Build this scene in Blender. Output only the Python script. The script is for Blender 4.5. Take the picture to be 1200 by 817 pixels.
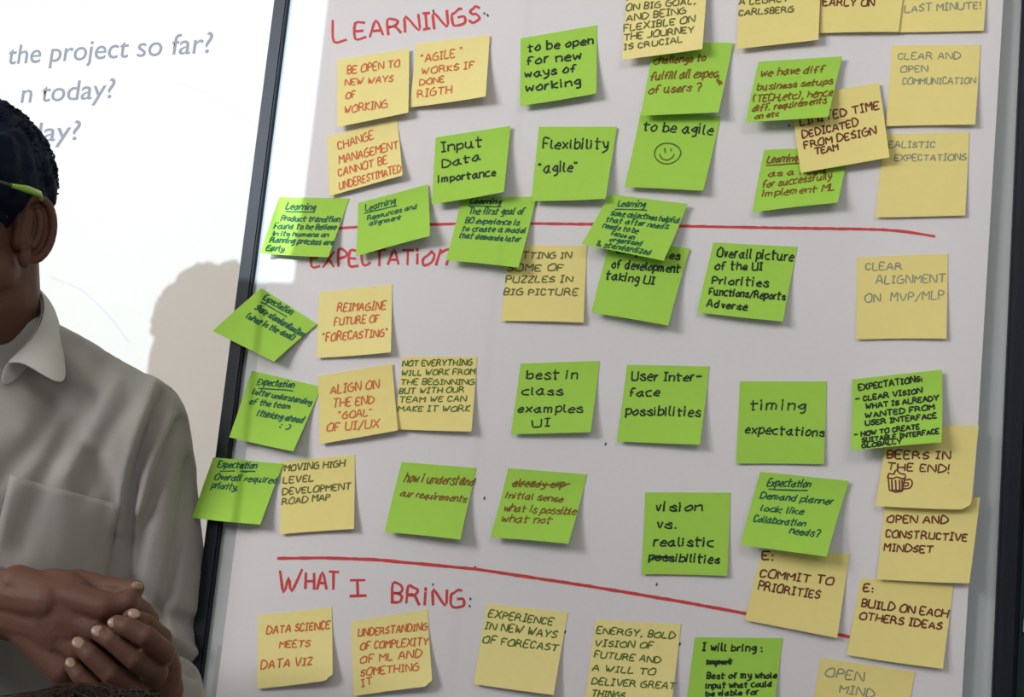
import bpy, bmesh, math, random
import numpy as np
from mathutils import Vector, Matrix, Quaternion, noise

for o in list(bpy.data.objects):
    bpy.data.objects.remove(o, do_unlink=True)
S = bpy.context.scene
COL = S.collection
random.seed(7)

# ------------------------------------------------------------------ camera
F = 1300.0                      # focal length in pixels of the 1200x817 frame
CAM = Vector((0, 0, 1.45))
_u = Vector((1043, -10671, F)).normalized()               # world up in camera axes (x right, y down, z forward)
_r = -Vector((-4700, -301.012, F)).normalized()           # along the flipchart
_y = _u.cross(_r)
if _y.z < 0: _y = -_y
def ray(px, py):
    d = Vector(((px-600)/F, (py-408.5)/F, 1))
    return Vector((d.dot(_r), d.dot(_y), d.dot(_u)))
cd = bpy.data.cameras.new('camera'); cam = bpy.data.objects.new('camera', cd); COL.objects.link(cam)
cd.sensor_width = 36; cd.lens = 36*F/1200; cd.clip_start = 0.02
cx = Vector((_r.x, _y.x, _u.x)); cy = -Vector((_r.y, _y.y, _u.y)); cz = -Vector((_r.z, _y.z, _u.z))
cam.matrix_world = Matrix.Translation(CAM) @ Matrix((cx, cy, cz)).transposed().to_4x4()
S.camera = cam

def P(px, py, depth):                       # a point seen at px,py lying at a depth (metres) before the camera
    return CAM + ray(px, py)*depth
YB = 1.03                                   # plane of the flipchart
def B(px, py, lift=0.0):                    # a point on the flipchart plane, lifted towards the room
    d = ray(px, py); return CAM + d*((YB-lift)/d.y)
TH = math.radians(6.38)                     # the projection wall turns a little more than the chart
W0 = P(290, 430, 1.62); WD = Vector((math.cos(TH), -math.sin(TH), 0)); WN = Vector((-math.sin(TH), -math.cos(TH), 0))
def Wp(px, py, lift=0.0):
    d = ray(px, py); return CAM + d*(((W0+WN*lift)-CAM).dot(WN)/d.dot(WN))

# ------------------------------------------------------------------ world, lamps, exposure
S.view_settings.view_transform = 'Standard'; S.view_settings.look = 'None'
S.view_settings.gamma = 1; S.view_settings.use_curve_mapping = False
S.view_settings.exposure = 0.18
wd = bpy.data.worlds.new('room_light'); S.world = wd; wd.use_nodes = True
wd.node_tree.nodes['Background'].inputs[0].default_value = (0.95, 0.97, 1.0, 1)
wd.node_tree.nodes['Background'].inputs[1].default_value = 0.30

def lamp(name, kind, loc, target, energy, color, **kw):
    l = bpy.data.lights.new(name, kind); l.energy = energy; l.color = color
    for k, v in kw.items(): setattr(l, k, v)
    o = bpy.data.objects.new(name, l); COL.objects.link(o); o.location = loc
    o.rotation_euler = (Vector(target)-Vector(loc)).to_track_quat('-Z', 'Y').to_euler()
    return o
# daylight from a window high on the left, and a ceiling panel
lamp('window_daylight', 'AREA', (-1.9, -0.9, 2.35), (-0.1, 1.03, 1.45), 38, (1.0, 0.965, 0.93), shape='RECTANGLE', size=1.1, size_y=0.7)
lamp('ceiling_panel_light', 'AREA', (0.5, -0.7, 2.62), (0.1, 0.4, 0.9), 7, (1.0, 0.97, 0.93), shape='RECTANGLE', size=1.2, size_y=0.6)

# the projector: a spot whose picture is a rectangle (its right edge falls on the chart's left margin)
M0 = P(20, 160, 1.08)
Wt = Wp(345, 400)
PROJ = M0 + (M0-Wt)*3.7
pj = lamp('projector_light', 'SPOT', PROJ, Wp(80, 250), 250, (0.70, 0.86, 1.0), spot_size=math.radians(70), spot_blend=0.0, shadow_soft_size=0.004)
bpy.context.view_layer.update()
_inv = pj.matrix_world.inverted()
def gobo(p):
    q = _inv @ p; return q.x/-q.z, q.y/-q.z
E1 = B(381.5, 0, .004); E2 = B(345, 310, .004)
GX, GY = gobo(E1)
G2 = gobo(E2)
pj.data.use_nodes = True
nt = pj.data.node_tree; nt.nodes.clear()
def nd(nt, t, **kw):
    n = nt.nodes.new(t)
    for k, v in kw.items():
        if k == 'op': n.operation = v
        else: setattr(n, k, v)
    return n
def mth(nt, op, a, b=None, c=None):
    n = nt.nodes.new('ShaderNodeMath'); n.operation = op
    for i, v in enumerate((a, b, c)):
        if v is None: continue
        if isinstance(v, (int, float)): n.inputs[i].default_value = v
        else: nt.links.new(v, n.inputs[i])
    return n.outputs[0]
tc = nd(nt, 'ShaderNodeTexCoord'); sp = nd(nt, 'ShaderNodeSeparateXYZ')
nt.links.new(tc.outputs['Normal'], sp.inputs[0])
az = mth(nt, 'ABSOLUTE', sp.outputs[2])
gx = mth(nt, 'DIVIDE', sp.outputs[0], az); gy = mth(nt, 'DIVIDE', sp.outputs[1], az)
# right border line through the two points on the chart
sl = (G2[0]-GX)/(G2[1]-GY)
edge = mth(nt, 'ADD', mth(nt, 'MULTIPLY', mth(nt, 'SUBTRACT', gy, GY), sl), GX)
_, GB = gobo(B(300, 329, .004))             # lower border of the projected picture
_w = Vector((W0.x, W0.y, 2.45))-WD*.2
GT = gobo(_w)[1]; GL = gobo(Vector((W0.x, W0.y, 1.8))-WD*1.6)[0]
inside = mth(nt, 'MULTIPLY', mth(nt, 'LESS_THAN', gx, edge), mth(nt, 'GREATER_THAN', gy, GB))
inside = mth(nt, 'MULTIPLY', inside, mth(nt, 'LESS_THAN', gy, GT)); inside = mth(nt, 'MULTIPLY', inside, mth(nt, 'GREATER_THAN', gx, GL))
print('GOBO', GB, gobo(Wp(175, 445)), gobo(Wp(100, 400)), gobo(P(60, 250, 1.07)))
em = nd(nt, 'ShaderNodeEmission'); ou = nd(nt, 'ShaderNodeOutputLight')
nt.links.new(inside, em.inputs['Strength']); nt.links.new(em.outputs[0], ou.inputs[0])

# ------------------------------------------------------------------ materials
def mat(name, col, rough=0.8, var=0.0, vscale=30, bump=0.0, bscale=200, metal=0.0, spec=0.3, sss=0.0, trans=0.0, sheen=0.0):
    m = bpy.data.materials.new(name); m.use_nodes = True; n = m.node_tree
    b = n.nodes['Principled BSDF']
    b.inputs['Base Color'].default_value = (*col, 1); b.inputs['Roughness'].default_value = rough
    b.inputs['Metallic'].default_value = metal; b.inputs['Specular IOR Level'].default_value = spec
    if sheen: b.inputs['Sheen Weight'].default_value = sheen
    if sss:
        b.inputs['Subsurface Weight'].default_value = sss; b.inputs['Subsurface Radius'].default_value = (.012, .005, .003); b.inputs['Subsurface Scale'].default_value = 1
    t = nd(n, 'ShaderNodeTexCoord')
    if var:
        z = nd(n, 'ShaderNodeTexNoise'); z.inputs['Scale'].default_value = vscale; z.inputs['Detail'].default_value = 4
        n.links.new(t.outputs['Object'], z.inputs['Vector'])
        mx = nd(n, 'ShaderNodeMix', data_type='RGBA')
        mx.inputs['A'].default_value = (*[max(0, c*(1-var)) for c in col], 1)
        mx.inputs['B'].default_value = (*[min(1, c*(1+var)) for c in col], 1)
        n.links.new(z.outputs['Fac'], mx.inputs['Factor']); n.links.new(mx.outputs['Result'], b.inputs['Base Color'])
    if bump:
        z = nd(n, 'ShaderNodeTexNoise'); z.inputs['Scale'].default_value = bscale; z.inputs['Detail'].default_value = 3
        n.links.new(t.outputs['Object'], z.inputs['Vector'])
        bp = nd(n, 'ShaderNodeBump'); bp.inputs['Strength'].default_value = bump; bp.inputs['Distance'].default_value = .002
        n.links.new(z.outputs['Fac'], bp.inputs['Height']); n.links.new(bp.outputs[0], b.inputs['Normal'])
    return m
M = dict(
 wall=mat('painted_wall', (.64, .61, .56), .9, .02, 60, .05, 400),
 paint=mat('ceiling_paint', (.78, .77, .74), .9, .02, 20),
 floor=mat('grey_carpet', (.16, .165, .17), .95, .25, 300, .6, 900),
 board=mat('whiteboard_enamel', (.50, .54, .55), .35, .04, 6, 0, 1, 0, .4),
 paper=mat('flipchart_paper', (.745, .725, .75), .9, .025, 220, .06, 90),
 black=mat('black_frame', (.008, .012, .019), .5, .3, 40, .05, 300),
 midgrey=mat('plain_grey', (.40, .43, .43), .5, .05, 50),
 backing=mat('dark_backing', (.006, .018, .018), .6, .4, 30, .05, 120),
 yellow=mat('yellow_note_paper', (.83, .72, .27), .85, .03, 120, .05, 300),
 yellowb=mat('pale_yellow_note_paper', (.87, .77, .32), .85, .03, 120, .05, 300),
 green=mat('green_note_paper', (.37, .66, .085), .85, .04, 120, .05, 300),
 red=mat('red_marker', (.62, .06, .065), .6, .15, 300),
 iblack=mat('black_ink', (.012, .03, .016), .6),
 iolive=mat('olive_ink', (.13, .14, .035), .6),
 igreen=mat('dark_green_ink', (.09, .16, .02), .6),
 iorange=mat('orange_red_ink', (.62, .13, .035), .6),
 ibrown=mat('brown_ink', (.16, .035, .02), .6),
 irust=mat('rust_ink', (.20, .095, .012), .6),
 iteal=mat('teal_ink', (.01, .115, .055), .6),
 ipencil=mat('pencil_grey', (.26, .28, .22), .6),
 idot=mat('ink_dot', (.08, .05, .09), .6),
 slide=mat('painted_slide_lettering', (.235, .24, .275), .9),  # tone of the projected letters painted into the colour
 faint=mat('painted_slide_line', (.58, .555, .56), .9),  # tone of the projected lines, painted likewise
 skin=mat('brown_skin', (.125, .056, .037), .6, .12, 25, .15, 350, 0, .35, .08),
 nail=mat('fingernail', (.33, .215, .165), .35, .05, 90, 0, 1, 0, .5),
 hair=mat('black_hair', (.006, .0115, .028), .8, .4, 60, .5, 500, 0, .1),
 bhair=mat('dark_brown_hair', (.035, .02, .012), .6, .4, 60, .5, 500, 0, .3),
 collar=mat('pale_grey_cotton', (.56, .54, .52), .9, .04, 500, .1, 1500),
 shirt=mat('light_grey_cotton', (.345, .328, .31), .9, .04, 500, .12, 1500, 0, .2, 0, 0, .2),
 shirt2=mat('dark_jumper', (.03, .035, .05), .9, .1, 200, .2, 700),
 trousers=mat('charcoal_trousers', (.02, .022, .028), .9, .1, 200, .2, 700),
 shoe=mat('black_leather', (.012, .011, .01), .35),
 lime=mat('lime_acetate', (.30, .55, .07), .35),
 glass=mat('lens', (.9, .9, .9), .05),
 white=mat('eye_white', (.75, .72, .70), .2),
 iris=mat('dark_iris', (.02, .01, .006), .1),
 lip=mat('lips', (.20, .07, .055), .5),
 button=mat('pearl_button', (.6, .6, .58), .3),
)
# ------------------------------------------------------------------ helpers
def link(name, bm_or_me, m=None, parent=None, smooth=False):
    if isinstance(bm_or_me, bmesh.types.BMesh):
        me = bpy.data.meshes.new(name); bm_or_me.to_mesh(me); bm_or_me.free()
    else: me = bm_or_me
    me.name = name
    if m is not None: me.materials.clear(); me.materials.append(m)
    if smooth: me.polygons.foreach_set('use_smooth', [True]*len(me.polygons))
    o = bpy.data.objects.new(name, me); COL.objects.link(o)
    if parent is not None:
        o.parent = parent; o.matrix_parent_inverse = Matrix.Translation(-parent.location)
    return o
def tag(o, label=None, cat=None, group=None, kind=None):
    if label: o['label'] = label
    if cat: o['category'] = cat
    if group: o['group'] = group
    if kind: o['kind'] = kind
    return o
def empty(name, loc):
    o = bpy.data.objects.new(name, None); o.empty_display_size = .05; COL.objects.link(o); o.location = loc; return o
def bxm(bm, lo, hi, bev=0):
    r = bmesh.ops.create_cube(bm, size=1)
    lo, hi = Vector(lo), Vector(hi)
    for v in r['verts']:
        v.co = Vector([(lo[i]+hi[i])/2 + v.co[i]*(hi[i]-lo[i]) for i in range(3)])
    if bev:
        es = list({e for v in r['verts'] for e in v.link_edges})
        bmesh.ops.bevel(bm, geom=es, offset=bev, segments=2, affect='EDGES')
def box(name, lo, hi, m, parent=None, bev=0):
    bm = bmesh.new(); bxm(bm, lo, hi, bev); return link(name, bm, m, parent)
def tube(bm, pts, rad, seg=8, cap=True):
    pts = [Vector(p) for p in pts]
    if isinstance(rad, (int, float)): rad = [rad]*len(pts)
    rings = []
    up = None
    for i, p in enumerate(pts):
        t = (pts[min(i+1, len(pts)-1)]-pts[max(i-1, 0)]).normalized()
        if up is None: up = t.orthogonal().normalized()
        up = (up - t*up.dot(t)).normalized(); s = t.cross(up)
        rings.append([bm.verts.new(p + (up*math.cos(a)+s*math.sin(a))*rad[i]) for a in [2*math.pi*k/seg for k in range(seg)]])
    for a, b in zip(rings, rings[1:]):
        for k in range(seg):
            bm.faces.new((a[k], a[(k+1) % seg], b[(k+1) % seg], b[k]))
    if cap:
        bm.faces.new(rings[0][::-1]); bm.faces.new(rings[-1])
def cat(pts, n=4):                           # Catmull-Rom through 2D/3D points
    if len(pts) < 3: return pts
    pts = [Vector(p) for p in pts]; q = [pts[0]*2-pts[1]]+pts+[pts[-1]*2-pts[-2]]; out = []
    for i in range(1, len(q)-2):
        a, b, c, d = q[i-1:i+3]
        for k in range(n):
            t = k/n
            out.append(((b*2)+(c-a)*t+(a*2-b*5+c*4-d)*t*t+(b*3-a-c*3+d)*t*t*t)*.5)
    out.append(pts[-1]); return out

# ------------------------------------------------------------------ room
box('floor', (-3.2, -3, -.05), (2.6, 2.6, 0), M['floor']); tag(bpy.data.objects['floor'], kind='structure')
def wallbox(name, a, b, z0, z1, th, m, **k):     # vertical slab from a to b, thickness behind it
    bm = bmesh.new(); a = Vector((*a, 0)); b = Vector((*b, 0)); n = (b-a).normalized().cross(Vector((0, 0, 1)))*-th
    vs = [bm.verts.new(p+Vector((0, 0, z))) for z in (z0, z1) for p in (a, b, b+n, a+n)]
    for q in ((0, 1, 2, 3), (7, 6, 5, 4), (0, 4, 5, 1), (1, 5, 6, 2), (2, 6, 7, 3), (3, 7, 4, 0)): bm.faces.new([vs[i] for i in q])
    bmesh.ops.recalc_face_normals(bm, faces=bm.faces)
    o = link(name, bm, m); o['kind'] = 'structure'; return o
wl = W0 - WD*2.6; wr = W0 + WD*2.7
wallbox('wall_back', wl.to_2d(), wr.to_2d(), 0, 2.75, .1, M['wall'])
bb = box('baseboard_back', (0, -.012, 0), (5.3, 0.0, .08), M['paint']); bb.location = (wl.x, wl.y, 0); bb.rotation_euler.z = -TH; bb['kind'] = 'structure'
cl = box('ceiling', (-3.2, -1.9, 2.75), (2.6, 2.6, 2.8), M['paint']); cl['kind'] = 'structure'
wallbox('wall_right', (2.5, 1.5), (2.5, -1.6), 0, 2.75, .1, M['wall'])

# ------------------------------------------------------------------ flipchart
ZL, ZH = .92, 2.06
xl, xr = -.5720, .1564                       # inner edges of the frame
fc = empty('flipchart', ((xl+xr)/2, YB+.02, 0))
tag(fc, 'black framed flipchart whiteboard on a stand, covered by a large white sheet', 'flipchart')
box('board_panel', (xl-.004, YB, ZL), (xr+.004, YB+.014, ZH), M['board'], fc)
for a, b, nm in ((xl-.0155, xl, 'frame_rail'), (xr, xr+.0155, 'frame_rail')):
    bm = bmesh.new(); bxm(bm, (a, YB-.007, ZL-.016), (b, YB+.02, ZH+.016), .0015)
    w = b-a
    if a > 0:
        for k in (.42, .66): bxm(bm, (a+w*k, YB-.0076, ZL), (a+w*(k+.08), YB-.0068, ZH))
    link(nm, bm, M['black'], fc)
box('frame_rail', (xl, YB-.007, ZH), (xr, YB+.02, ZH+.016), M['black'], fc, .0015)
box('frame_rail', (xl, YB-.007, ZL-.016), (xr, YB+.02, ZL), M['black'], fc, .0015)
box('pen_tray', (xl+.03, YB-.06, ZL-.03), (xr-.03, YB+.0, ZL-.016), M['black'], fc, .002)
box('paper_clamp', (xl+.02, YB-.022, ZH-.05), (xr-.02, YB-.001, ZH-.02), M['black'], fc, .003)
for sx, ex in ((xl+.10, xl+.04), (xr-.10, xr-.04)):
    bm = bmesh.new(); tube(bm, [(sx, YB+.030, ZH-.1), (ex, YB+.030, .9), (ex, YB-.05, .012)], .012, 10); link('leg', bm, M['black'], fc, True)
bm = bmesh.new(); tube(bm, [((xl+xr)/2, YB+.030, ZH-.3), ((xl+xr)/2, YB+.22, .012)], .012, 10); link('leg', bm, M['black'], fc, True)
# clamping bracket low on the left rail
q0 = B(226, 792)
bm = bmesh.new(); bxm(bm, (q0.x-.020, YB-.006, q0.z-.05), (q0.x+.004, YB+.03, q0.z+.02), .005); link('side_bracket', bm, M['black'], fc)
# added dark strip standing in for the dark background beside the right rail
box('dark_backing_strip', (xr+.017, YB-.001, .0), (xr+.075, YB+.03, ZH+.02), M['backing'], fc, .002)
bm = bmesh.new(); a = B(1198.5, 733); bxm(bm, (a.x, YB-.006, a.z-.006), (a.x+.02, YB-.001, a.z+.006), .001)
link('latch', bm, M['midgrey'], fc)
bm = bmesh.new(); a = B(1199, 47); bxm(bm, (a.x, YB-.006, a.z-.001), (a.x+.02, YB-.001, a.z+.001)); link('latch', bm, M['midgrey'], fc)

# the big sheet
PX0, PX1 = -.5545, .1375
def sm(t): t = max(0, min(1, t)); return t*t*(3-2*t)
def PL(x, z=1.5):                            # how far the sheet stands off the board
    e = .0022 + .0095*sm((x-(.02))/.12)
    cr = B(600, 200).x + (z-B(600, 200).z)*.02
    e += .0007*sm((cr-x)/.0025+.5)
    e += .0006*math.sin(x*17+z*3)+.0005*math.sin(z*11-x*6)
    return max(e, .0012)
def grid_mesh(name, fn, nu, nv):
    bm = bmesh.new(); vs = [[bm.verts.new(fn(i/nu, j/nv)) for i in range(nu+1)] for j in range(nv+1)]
    for j in range(nv):
        for i in range(nu):
            bm.faces.new((vs[j][i], vs[j+1][i], vs[j+1][i+1], vs[j][i+1]))
    bm.normal_update()
    if bm.faces[:][0].normal.y > 0: bmesh.ops.reverse_faces(bm, faces=bm.faces[:])
    return bm
def solid(o, t):
    bm = bmesh.new(); bm.from_mesh(o.data); bm.normal_update()
    fs = bm.faces[:]; vs = bm.verts[:]; bnd = [e for e in bm.edges if e.is_boundary]
    back = {v: bm.verts.new(v.co-v.normal*t) for v in vs}
    for f in fs: bm.faces.new([back[v] for v in reversed(f.verts)])
    for e in bnd:
        a, b = e.verts; l = e.link_loops[0]
        if l.vert is not a: a, b = b, a
        bm.faces.new((b, a, back[a], back[b]))
    for f in bm.faces: f.smooth = True
    for e in bm.edges:
        if len(e.link_faces) == 2 and e.calc_face_angle(0) > .9: e.smooth = False
    bm.to_mesh(o.data); bm.free(); return o
def sheetfn(u, v):
    z = ZH-.03-(1.0)*v; x = PX0+(PX1-PX0)*u + u*.012*(z-1.75)
    return Vector((x, YB-PL(x, z), z))
bm = grid_mesh('s', sheetfn, 150, 40)
sheet = link('flipchart_sheet', bm, M['paper'], None, True); solid(sheet, .0003)
tag(sheet, 'large white paper sheet with red hand-lettered headings, hanging on the black framed flipchart', 'paper sheet')
box('grey_strip', (B(256, 756).x, YB-.0014, B(256, 830).z), (B(262, 757).x, YB-.0004, B(256, 756).z), M['midgrey'], fc)  # flat grey strip low on the left board margin

# ------------------------------------------------------------------ hand lettering
G = {
'A':'4|022842;1434','B':'3|0208283736250525;25343322 02','C':'3|37281807031222 33','D':'4|020828464422 02','E':'3|38080232;0525','F':'3|380802;0525',
'G':'4|3828170603123243 45 25','H':'4|0208;4248;0545','I':'2|0828;1812;0222','J':'3|38331202 ','K':'3|0208;380532','L':'3|080232','M':'4|0208254842','N':'4|02084248',
'O':'4|28170603123243473828','P':'3|020828373625 05','Q':'4|28170603123243473828;2442','R':'4|0208283736250525 42','S':'3|372817061525 34331203','T':'4|0848;2822','U':'4|0803123243 48','V':'4|082248',
'W':'5|0812 2632 58','X':'4|0842;0248','Y':'4|082548;2522','Z':'3|08380232',
'a':'4|362615040312 2235;363342','b':'3|0802;0526353312 03','c':'3|362605031232','d':'4|3526150403122234;3832','e':'3|04343526150312 32','f':'3|38281712;0525',
'g':'3|35261504132335;36312010','h':'3|0802;05263532','i':'1|0602;0708','j':'2|1611 00;1708','k':'3|0802;360432','l':'1|080312','m':'5|0602;0516 2522;2536 4542','n':'3|0602;05263532',
'o':'3|261504031233352 6','p':'3|0600;052635331203','q':'3|3525150312 34;3630','r':'2|0602;041626','s':'3|3526150524333212 03','t':'3|18131222;0636','u':'4|0603122234;3632 42','v':'2|061226',
'w':'4|0612253246','x':'3|0632;0236','y':'3|06132334;36321000','z':'3|06360232',
'.':'1|0202','!':'1|0804;0202',',':'1|1201',':':'1|0505;0202','?':'3|07182837352423;2222','-':'3|0535','/':'3|0138','(':'2|18070312','"':'2|0807;1817',')':'2|08171302','&':'4|4207182715033243',
}
def glyph(ch):
    w, s = G[ch].split('|'); w = int(w); out = []
    for st in s.split(';'):
        st = st.replace(' ', '')
        out.append([(int(st[i]), int(st[i+1])-2) for i in range(0, len(st)-1, 2)])
    return w, out
def text_strokes(text, x0, y0, x1, y1, h, slant=.12, jit=.22, gap=1.5):
    """pixel polylines of a hand-written line whose baseline runs (x0,y0)-(x1,y1); h = capital height"""
    adv = 0; items = []
    for ch in text:
        if ch == ' ': adv += 2.6; continue
        w, st = glyph(ch); items.append((adv, st)); adv += w+gap
    adv -= gap
    L = math.hypot(x1-x0, y1-y0); ux, uy = (x1-x0)/L, (y1-y0)/L; vx, vy = uy, -ux
    sx = L/adv; sy = h/6.0; out = []
    for a, sts in items:
        dyj = random.uniform(-.35, .35)*jit*2; sc = 1+random.uniform(-.12, .12)
        for st in sts:
            pl = []
            for gxx, gyy in st:
                X = (a+gxx+random.uniform(-jit, jit))*sx; Yv = (gyy*sc+dyj+random.uniform(-jit, jit))*sy
                X += slant*Yv
                pl.append(Vector((x0+ux*X+vx*Yv, y0+uy*X+vy*Yv)))
            if len(pl) == 2 and (pl[0]-pl[1]).length < .8: pl[1] = pl[0]+Vector((ux*.9, uy*.9+.5))
            out.append(cat(pl, 3))
    return out
def ribbons(bm, strokes, w, surf, extra=.00022):
    """flat ink ribbons: pixel polylines of width w laid on a surface function (px,py,lift)->point"""
    for pl in strokes:
        n = len(pl)
        if n < 2: continue
        L = []; R = []
        for i in range(n):
            t = pl[min(i+1, n-1)]-pl[max(i-1, 0)]
            if t.length < 1e-6: t = Vector((1, 0))
            t.normalize(); nn = Vector((-t.y, t.x))*(w/2)*random.uniform(.85, 1.15)
            p = pl[i] + (t*(-w*.3) if i == 0 else (t*(w*.3) if i == n-1 else t*0))
            L.append(bm.verts.new(surf(p.x+nn.x, p.y+nn.y, extra))); R.append(bm.verts.new(surf(p.x-nn.x, p.y-nn.y, extra)))
        for i in range(n-1):
            bm.faces.new((L[i], L[i+1], R[i+1], R[i]))
def ink(name, strokes, w, surf, m, parent, label=None):
    bm = bmesh.new(); ribbons(bm, strokes, w, surf)
    o = link(name, bm, m, parent)
    if label: o['label'] = label
    return o
def sheet_surf(px, py, ex=0):
    p = B(px, py, .003); return B(px, py, PL(p.x, p.z)+ex)

st = text_strokes('L', 391, 48.5, 406, 46.5, 27, .08, .1)
st += text_strokes('EARNINGS', 417, 45, 562, 25.5, 18, .1, .2)
ink('heading', st, 3.0, sheet_surf, M['red'], sheet, 'red heading Learnings')
ink('heading', [[Vector((567, 15)), Vector((568, 16.5))], [Vector((571, 17)), Vector((572, 19))], [Vector((507.5, 12)), Vector((508, 14))]], 2, sheet_surf, M['idot'], sheet, 'dark colon after Learnings')
st = text_strokes('EXPECTATi', 365, 312.5, 492, 309, 17, .05, .2)+text_strokes('on', 494, 311, 523, 310, 24, .3, .2)
ink('heading', st, 3.0, sheet_surf, M['red'], sheet, 'red heading Expectation')
st = text_strokes('W', 327, 694, 352, 693, 27, .1, .15)+text_strokes('HAT', 358, 690, 396, 690, 19, .02, .2)+text_strokes('I', 411, 698.5, 428, 698, 19, 0, .1)
st += text_strokes('BRiNG', 459, 705.5, 543, 712, 20, 0, .2)
ink('heading', st, 3.1, sheet_surf, M['red'], sheet, 'red heading What I bring')
ink('heading', [[Vector((551, 701)), Vector((551.5, 703))], [Vector((550, 709.5)), Vector((550.7, 711.5))], [Vector((507, 684.5)), Vector((507.5, 686))]], 2, sheet_surf, M['idot'], sheet, 'dark colon after What I bring')
def dens(pts):
    out = []
    for (a, b), (c, d) in zip(pts, pts[1:]):
        n = max(1, int(math.hypot(c-a, d-b)/6))
        for k in range(n): out.append(Vector((a+(c-a)*k/n, b+(d-b)*k/n+random.uniform(-.12, .12))))
    out.append(Vector(pts[-1])); return out
ink('dividing_line', [dens([(396, 267.5), (430, 265.5), (533, 262.3), (625, 262), (700, 263), (800, 265), (902, 267), (1010, 268.5), (1035, 269.3), (1062, 271.5), (1095, 277)])], 3.3, sheet_surf, M['red'], sheet, 'red marker line under Learnings')
ink('dividing_line', [dens([(326, 654.5), (380, 654), (440, 656), (520, 663.5), (557, 667), (690, 687), (800, 705.5), (873, 719), (935, 733), (995, 746.5)])], 3.8, sheet_surf, M['red'], sheet, 'red marker line under Expectation')
ink('pen_dot', [[Vector((x, y)), Vector((x-.6, y+2.2))] for x, y in ((710, 519.5), (770, 684), (568, 583), (557, 664), (925, 146), (662.5, 739.5), (797, 754))], 2, sheet_surf, M['idot'], sheet)

# ------------------------------------------------------------------ sticky notes
# (colour, stacking layer, bottom lift, twist, corners TL TR BR BL, ink, pen width, [(text,x0,y0,x1,y1,h)...], label, options)
N = []
def note(col, layer, lift, tw, corners, inkm, pw, lines, label, **kw): N.append((col, layer, lift, tw, corners, inkm, pw, lines, label, kw))
Y_, G_ = 'yellow', 'green'
note('yellowb', 2, 5, .4, [(395, 70), (479.5, 56.6), (478.5, 132), (395, 149)], 'iorange', 1.5,
 [('BE OPEN TO', 407, 86.5, 468, 77.5, 8), ('NEW WAYS', 404, 100, 460, 95.5, 7), ('OF', 405.6, 116, 416.5, 113.5, 7), ('WORKING', 403.5, 132.5, 453, 126, 8)],
 'yellow note reading be open to new ways of working, under the Learnings heading')
note('yellowb', 1, 7, 1.0, [(488, 51), (574, 41), (569, 113), (480, 126)], 'iorange', 1.5,
 [('"AGILE "', 493, 73, 542, 65, 9), ('WORKS IF', 494, 87, 555, 79.5, 7), ('DONE', 492, 100, 520, 96, 7), ('RIGTH', 489, 114.5, 529, 109, 8)],
 'yellow note reading agile works if done, curled at its lower right corner')
note('yellowb', 0, 6, .6, [(382.8, 160), (465.3, 139.5), (471.6, 205.6), (386, 230)], 'iorange', 1.5,
 [('CHANGE', 396.7, 175.3, 437.5, 162.5, 9), ('MANAGEMENT', 398, 191.6, 466.5, 174, 9), ('CANNOT BE', 396.7, 206.7, 453.7, 191, 8), ('UNDERESTIMATED', 398, 222.3, 470, 201, 8)],
 'yellow note reading change management cannot be underestimated')
note('green', 0, 9, .2, [(610, 45), (699.5, 29.5), (698.7, 109.5), (609.5, 124.2)], 'iblack', 2.1,
 [('to be open', 618.7, 60.7, 695, 51, 9), ('for new', 617.5, 76, 681, 69, 9), ('ways of', 615, 91, 675, 83.7, 9), ('working', 616, 107.5, 680, 99, 9)],
 'green note in black pen reading to be open for new ways of working')
note('yellowb', 3, 7, .2, [(737, -28), (830, -42), (823, 57.5), (728.7, 70)], 'iolive', 1.6,
 [('FOCUSING', 735, 0, 815, -9, 7), ('ON BIG GOAL,', 733.7, 12.5, 814.5, 4, 7), ('AND BEING', 734, 25, 803, 15.5, 7), ('FLEXIBLE ON', 731, 36.5, 813.7, 25.5, 7), ('THE JOURNEY', 731, 47.5, 812.5, 37.5, 7), ('IS CRUCIAL', 731, 58.5, 799, 49, 6)],
 'yellow note at the top edge, ending with the words is crucial, over a green note')
note('green', 1, 9, .4, [(766, 50), (859, 50), (842, 131.7), (750.7, 135.7)], 'irust', 1.8,
 [('challenge to', 766, 75, 826, 71, 8), ('fulfill all expec', 762, 93.7, 840, 90, 9), ('ta', 836, 88, 843, 100, 6), ('of users ?', 760, 110, 820, 106, 9)],
 'green note with rust writing about users, tucked under a yellow note at the top')
note('green', 0, 8, .2, [(751, 131), (844.5, 136.5), (824, 223.5), (732, 219)], 'iblack', 1.9,
 [('to be agile', 754, 153, 834.6, 157.5, 11)], 'green note reading to be agile with a drawn smiley face', smiley=1)
note('green', 2, 9, .4, [(510.7, 161), (598.4, 147.4), (590.5, 225), (506, 239.3)], 'iblack', 2.0,
 [('Input', 517.7, 177.7, 565, 171.4, 11), ('Data', 518.8, 196.3, 563, 187, 9), ('importance', 514, 213.7, 580.5, 205.6, 8)],
 'green note in black pen reading input data importance')
note('green', 1, 8, .6, [(631.5, 148.6), (723, 148.6), (709.5, 233), (622.7, 235.6)], 'iblack', 2.0,
 [('Flexibility', 636.3, 174, 712, 174, 11), ('"agile"', 631, 202.6, 677, 200, 11)], 'green note in black pen reading flexibility and agile in quotes')
note('green', 0, 10, .2, [(327.3, 231), (409.5, 232.5), (384.7, 301.5), (304.5, 296.7)], 'iteal', 1.6,
 [('Learning', 335, 245, 368.7, 246, 7), ('Product transition', 329, 258.7, 397.5, 260, 6), ('Found to be Believe', 321, 267.7, 393, 269, 6), ('in its humans on', 319.5, 276, 384, 277.5, 5), ('Planning process are', 315.7, 284, 390, 287, 6), ('Early', 312, 293, 332, 294.5, 6)],
 'green note half lit by the projector, at the left end of the upper red line', under=[(335, 248, 368, 248.5)])
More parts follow.
